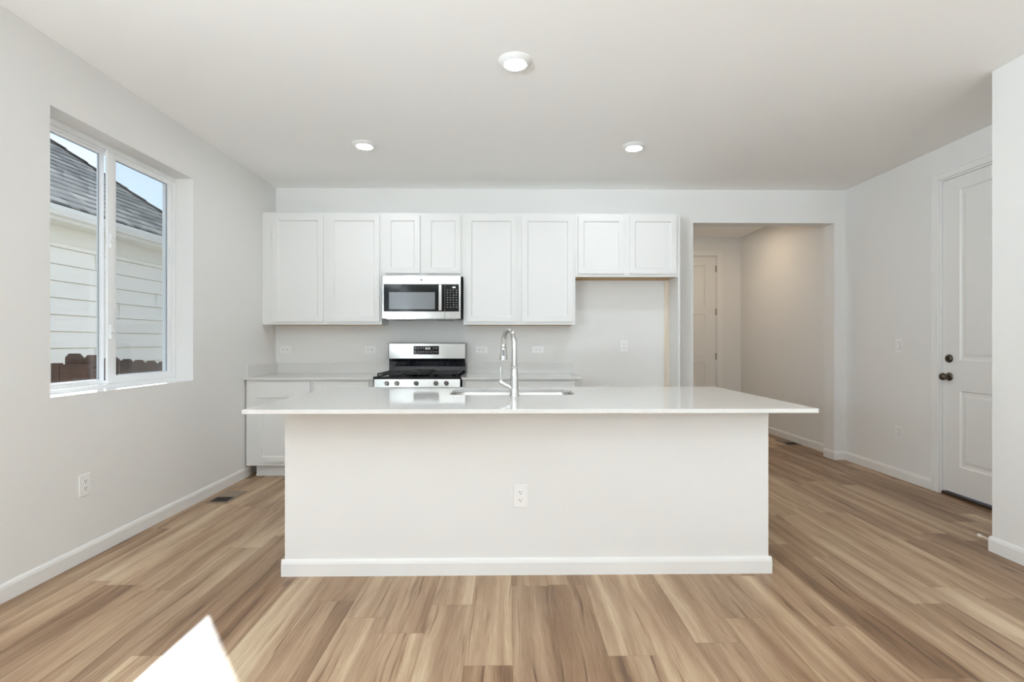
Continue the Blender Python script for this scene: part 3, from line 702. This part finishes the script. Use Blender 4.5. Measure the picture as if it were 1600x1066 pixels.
# ------------------------------------------------------------------ outlets and switches (built facing -y at the origin)
def outlet(name, label, cat, group, decora=None):
    t = thing(name, label, cat, (0, 0, 0), group)
    W2, H2 = .037, .060
    b = MB(); b.box(-W2, -.006, -H2, W2, 0, H2); pl = obj('cover_plate', b, M['plate'], t, bevel=.003)
    if decora is None:
        for z in (.020, -.020):
            b = MB(); b.prism([(.0165*math.cos(a), z+.0145*max(-.95, min(.95, math.sin(a)*1.15))) for a in [i*PI/10 for i in range(20)]], 'y', -.0085, -.006)
            r_ = obj('socket', b, M['plate'], t, bevel=.0008)
            b = MB(); b.box(-.0078, -.0092, z-.001, -.0052, -.0084, z+.008); b.box(.0052, -.0092, z-.001, .0078, -.0084, z+.007)
            b.lathe([(0, -.0092), (.0028, -.0092), (.0028, -.0084)], (0, 0, z-.0075), 'y', 10, cap0=False, cap1=False)
            obj('slots', b, M['slot'], r_)
        obj('screw', MB().lathe([(0, -.0082), (.003, -.0078), (.0032, -.006)], (0, 0, 0), 'y', 12, cap0=False, cap1=False), M['plate'], t)
    else:
        obj('recess_ring', frame_mesh(-.0185, .0185, -.0350, .0350, -.0165, .0165, -.0330, .0330, -.0068, -.0055), M['grey_badge'], t)
        if decora == 'switch': b = MB(); b.prism([(-.006, -.0325), (-.0115, -.0325), (-.0075, 0), (-.0085, .0325), (-.006, .0325)], 'x', -.016, .016); obj('rocker', b, M['plate'], t, bevel=.001)
        else:
            obj('socket', MB().box(-.016, -.0085, -.0325, .016, -.006, .0325), M['plate'], t, bevel=.001)
            for z in (.017, -.015):
                b = MB(); b.box(-.0078, -.0092, z-.001, -.0055, -.0084, z+.007); b.box(.0055, -.0092, z-.001, .0078, -.0084, z+.006)
                obj('slots', b, M['slot'], t)
    return t
G = 'duplex wall outlets'
o1 = outlet('wall_outlet', 'white outlet low on the plain front panel of the island', 'outlet', G)
o1.location = (.064, IY0, .4085)
for loc, rot, lab in [((XL, 2.877, .419), (0, 0, PI/2), 'white outlet low on the left wall below the window'),
                 ((-2.256, YB, 1.135), (0, PI/2, 0), 'sideways white outlet over the corner counter, nearest the left wall'),
                 ((-1.400, YB, 1.135), (0, PI/2, 0), 'sideways white outlet just left of the range console'),
                 ((-.274, YB, 1.135), (0, PI/2, 0), 'sideways white outlet between the range console and the faucet'),
                 ((.307, YB, 1.135), (0, PI/2, 0), 'sideways white outlet just right of the faucet neck'),
                 ((1.185, YB, 1.171), (0, 0, 0), 'upright white outlet on the wall of the empty refrigerator bay')]:
    dup(o1, loc, rot, lab)
sw = outlet('light_switch', 'white rocker light switch at chest height on right wall beside the door', 'light switch', None, 'switch')
sw.location = (XR, 4.498, 1.180); sw.rotation_euler = (0, 0, -PI/2)
so = outlet('wall_outlet', 'white flat-faced outlet low on the right wall below the light switch', 'outlet', None, 'socket')
so.location = (XR, 4.498, .408); so.rotation_euler = (0, 0, -PI/2)

# ------------------------------------------------------------------ ceiling lights
def downlight(loc, label, warm=False, group='recessed ceiling lights'):
    t = thing('ceiling_light', label, 'ceiling light', (0, 0, 0), group)
    b = MB(); b.lathe([(.061, -.021), (.066, -.023), (.072, -.022), (.088, -.006), (.093, -.003), (.093, 0)], (0, 0, 0), 'z', 48, cap0=False, cap1=True); obj('trim_ring', b, M['trim'], t, smooth=True)
    b = MB(); b.lathe([(.0, -.024), (.040, -.0235), (.0605, -.021), (.0605, -.019)], (0, 0, 0), 'z', 48, cap0=False, cap1=True); obj('lens', b, M['led_warm'] if warm else M['led'], t, smooth=True)
    t.location = loc; return t
l1 = downlight((.039, 2.848, H), 'round recessed ceiling light nearest the camera, above the island')
dup(l1, (-1.135, 4.062, H), (0, 0, 0), 'round recessed ceiling light at back left, over the range side')
dup(l1, (1.003, 4.069, H), (0, 0, 0), 'round recessed ceiling light at back right, over the refrigerator side')
for x, y, lab in ((-1.3, -1.2, 'round recessed ceiling light behind the camera on window side'), (1.5, -1.2, 'round recessed ceiling light behind the camera on partition side'), (0.1, -4.6, 'round recessed ceiling light by the patio door')):
    dup(l1, (x, y, H), (0, 0, 0), lab)
downlight((2.75, 6.55, H), 'warm round ceiling light in the hallway by the entry door', True, None)

# ------------------------------------------------------------------ floor registers
def register(loc, label, rz=0):
    t = thing('floor_register', label, 'floor vent', (0, 0, 0), 'brown floor registers')
    w_, l_ = .080, .146
    b = MB(); b.box(-w_, -l_, 0, w_, l_, .0015); obj('backing', b, M['duct_shade'], t)
    b = MB(); e = .013
    b.box(-w_, -l_, .0015, w_, -l_+e, .006); b.box(-w_, l_-e, .0015, w_, l_, .006); b.box(-w_, -l_+e, .0015, -w_+e, l_-e, .006); b.box(w_-e, -l_+e, .0015, w_, l_-e, .006); b.box(-w_+e, -.008, .0015, w_-e, .008, .006)
    obj('frame', b, M['register'], t, bevel=.001)
    b = MB()
    for i in range(9):
        y = .012+i*.0134; b.box(-w_+e, y, .0016, w_-e, y+.0118, .005)
    obj('louvres', b, M['register'], t)
    b = MB()
    for i in range(6):
        y = -.126+i*.0195; b.box(-w_+e, y, .0016, w_-e, y+.0012, .0024)
    obj('louvres', b, M['duct_shade'], t)  # near-half louvres coloured dark, as if shaded down in the duct
    t.location = loc; t.rotation_euler = (0, 0, rz); return t
rg = register((-2.195, 4.034, 0), 'brown floor register beside left baseboard, near the corner cabinets')
dup(rg, (3.372, 6.12, 0), (0, 0, 0), 'brown floor register by the baseboard in the hallway')

# spring door stop on the far side of the partition baseboard
ds = thing('door_stop', 'small white spring door stop at foot of the right partition', 'door stop', (PX-.004, PY+.012, .045))
sx, sy, sz = PX-.004, PY+.012, .062
obj('base', MB().lathe([(0, 0), (.010, 0), (.009, .006), (0, .006)], (sx+.006, sy, sz), 'y', 16, cap0=False, cap1=False), M['rubber'], ds, smooth=True)
pts = [(sx+.006+.0045*math.cos(i*.9), sy+.006+i*.0009, sz+.0045*math.sin(i*.9)) for i in range(68)]
obj('spring', MB().tube(pts, .0012, 6), M['rubber'], ds, smooth=True)
obj('tip', MB().lathe([(0, .064), (.0085, .064), (.0085, .076), (.006, .080), (0, .081)], (sx+.006, sy, sz), 'y', 16, cap0=False, cap1=False), M['rubber'], ds, smooth=True)

# ------------------------------------------------------------------ outside: side yard, fence, neighbouring house
struct('ground', MB().box(-30, -20, -.75, XL-.2, 30, -.45), M['grass'])
NX, EX, EZ, PIT = -5.30, -4.95, 2.640, .84
CY = 9.10                                           # far eave corner of the hip roof
hs = thing('neighbouring_house', 'white lap-sided neighbouring house with grey shingled hip roof seen through window', 'house', (-9, 4, -.45))
b = MB(); z = -.45; ex = .198
while z < 2.42:
    z2 = min(z+ex, 2.42); b.prism([(NX+.024, z+.008), (NX+.010, z2), (NX-.02, z2), (NX-.02, z+.008)], 'y', -4, CY-.35); z += ex
b.box(-13, -4, -.45, NX-.02, CY-.35, 2.6)
wb = obj('siding_wall', b, M['siding'], hs)
b = MB()
z = -.45; i = 0
while z < 2.3:
    y = 5.9+(i % 3)*1.13-(i % 2)*.4; b = MB(); b.box(NX+.010, y, z+.010, NX+.0245, y+.006, z+ex-.004); obj('board_joint', b, M['gutter'], wb); z += ex; i += 1
obj('frieze_board', MB().box(NX-.02, -4, 2.38, NX+.028, CY-.34, 2.585), M['soffit'], hs, bevel=.003)
obj('soffit', MB().box(NX-.02, -4.3, 2.575, EX-.02, CY-.02, 2.590), M['soffit'], hs)
obj('fascia', MB().box(EX-.025, -4.3, 2.56, EX, CY, 2.70), M['gutter'], hs)
obj('gutter', MB().prism([(EX, 2.60), (EX+.06, 2.60), (EX+.085, 2.66), (EX+.085, 2.70), (EX+.075, 2.70), (EX+.07, 2.62), (EX, 2.62)], 'y', -4.3, CY), M['gutter'], hs)
# roof
u = 4.4; b = MB(); bm = b.bm; uv = bm.loops.layers.uv.new('UVMap'); zE = 2.715
ex_ = EX+.03
def quad(ps, uvs):
    f = bm.faces.new([bm.verts.new(p) for p in ps])
    for l, q in zip(f.loops, uvs): l[uv].uv = q
sl = math.hypot(u, u*PIT)
Rg = (ex_-u, zE+u*PIT)
quad([(ex_, -6, zE), (ex_, CY, zE), (Rg[0], CY-u, Rg[1]), (Rg[0], -6, Rg[1])], [(0, 0), (CY+6, 0), (CY-u+6, sl), (0, sl)])
quad([(ex_-2*u, CY, zE), (ex_, CY, zE), (Rg[0], CY-u, Rg[1])], [(0, 0), (2*u, 0), (u, sl)])
quad([(ex_-2*u, -6, zE), (ex_-2*u, CY, zE), (Rg[0], CY-u, Rg[1]), (Rg[0], -6, Rg[1])], [(0, 0), (CY+6, 0), (CY-u+6, sl), (0, sl)])
rf = obj('roof', b, M['shingle'], hs)
s2 = rf.modifiers.new('solid', 'SOLIDIFY'); s2.thickness = .04; s2.offset = 0
b = MB(); N = 26
for i in range(N):
    a, c = i/N, (i+1)/N+.01; q = lambda t, dz=0: Vector((ex_-u*t, CY-u*t, zE+u*t*PIT+dz))
    p0, p1 = q(a, .055), q(c, .035); d = Vector((.09, -.09, 0))
    v = [bm2 for bm2 in (b.bm.verts.new(p0+d-Vector((0, 0, .05))), b.bm.verts.new(p0), b.bm.verts.new(p0-d-Vector((0, 0, .05))), b.bm.verts.new(p1-d-Vector((0, 0, .05))), b.bm.verts.new(p1), b.bm.verts.new(p1+d-Vector((0, 0, .05))))]
    b.bm.faces.new((v[0], v[1], v[4], v[5])); b.bm.faces.new((v[1], v[2], v[3], v[4]))
hc = plain('hip_cap_shingle', srgb(120, 117, 116), .9, bump=(60, .3, .01), vary=.4)
obj('hip_cap', b, hc, hs)

def picket(b, x0, x1, y, z0, z1, c=.030):
    b.prism([(x0, z0), (x1, z0), (x1, z1-c), (x1-c, z1), (x0+c, z1), (x0, z1-c)], 'y', y, y+.016)
f1 = thing('wooden_fence', 'brown dog-eared wooden fence corner seen low in the left window pane', 'fence', (-3.4, 4.15, -.45))
for x, z in ((-3.545, 1.120), (-3.398, 1.108)):
    bb_ = MB(); picket(bb_, x, x+.140, 4.15, -.45, z); obj('picket', bb_, M['fence'], f1, bevel=.002)
bb_ = MB(); picket(bb_, -3.250, -3.12, 4.15, -.45, 1.095); obj('picket', bb_, M['fence'], f1, bevel=.002)
for x0, x1, z in ((-3.60, -3.535, 1.045), (-3.53, -3.30, 1.035), (-3.295, -3.12, 1.0)):
    obj('rail_board', MB().box(x0, 4.085, z-.30, x1, 4.125, z), M['fence'], f1, bevel=.003)
obj('post', MB().box(-3.60, 4.126, -.45, -3.55, 4.20, 1.03), M['fence'], f1, bevel=.004)
f2 = thing('wooden_fence', 'brown dog-eared wooden fence stepping down behind the right window pane', 'fence', (-4.5, 6.3, -.45))
for i in range(9):
    x = -4.86+i*.146; bb_ = MB(); picket(bb_, x, x+.140, 6.30, -.45, 1.018-.011*i); obj('picket', bb_, M['fence'], f2, bevel=.002)
obj('rail', MB().box(-4.86, 6.317, .62, -3.55, 6.355, .71), M['fence'], f2)
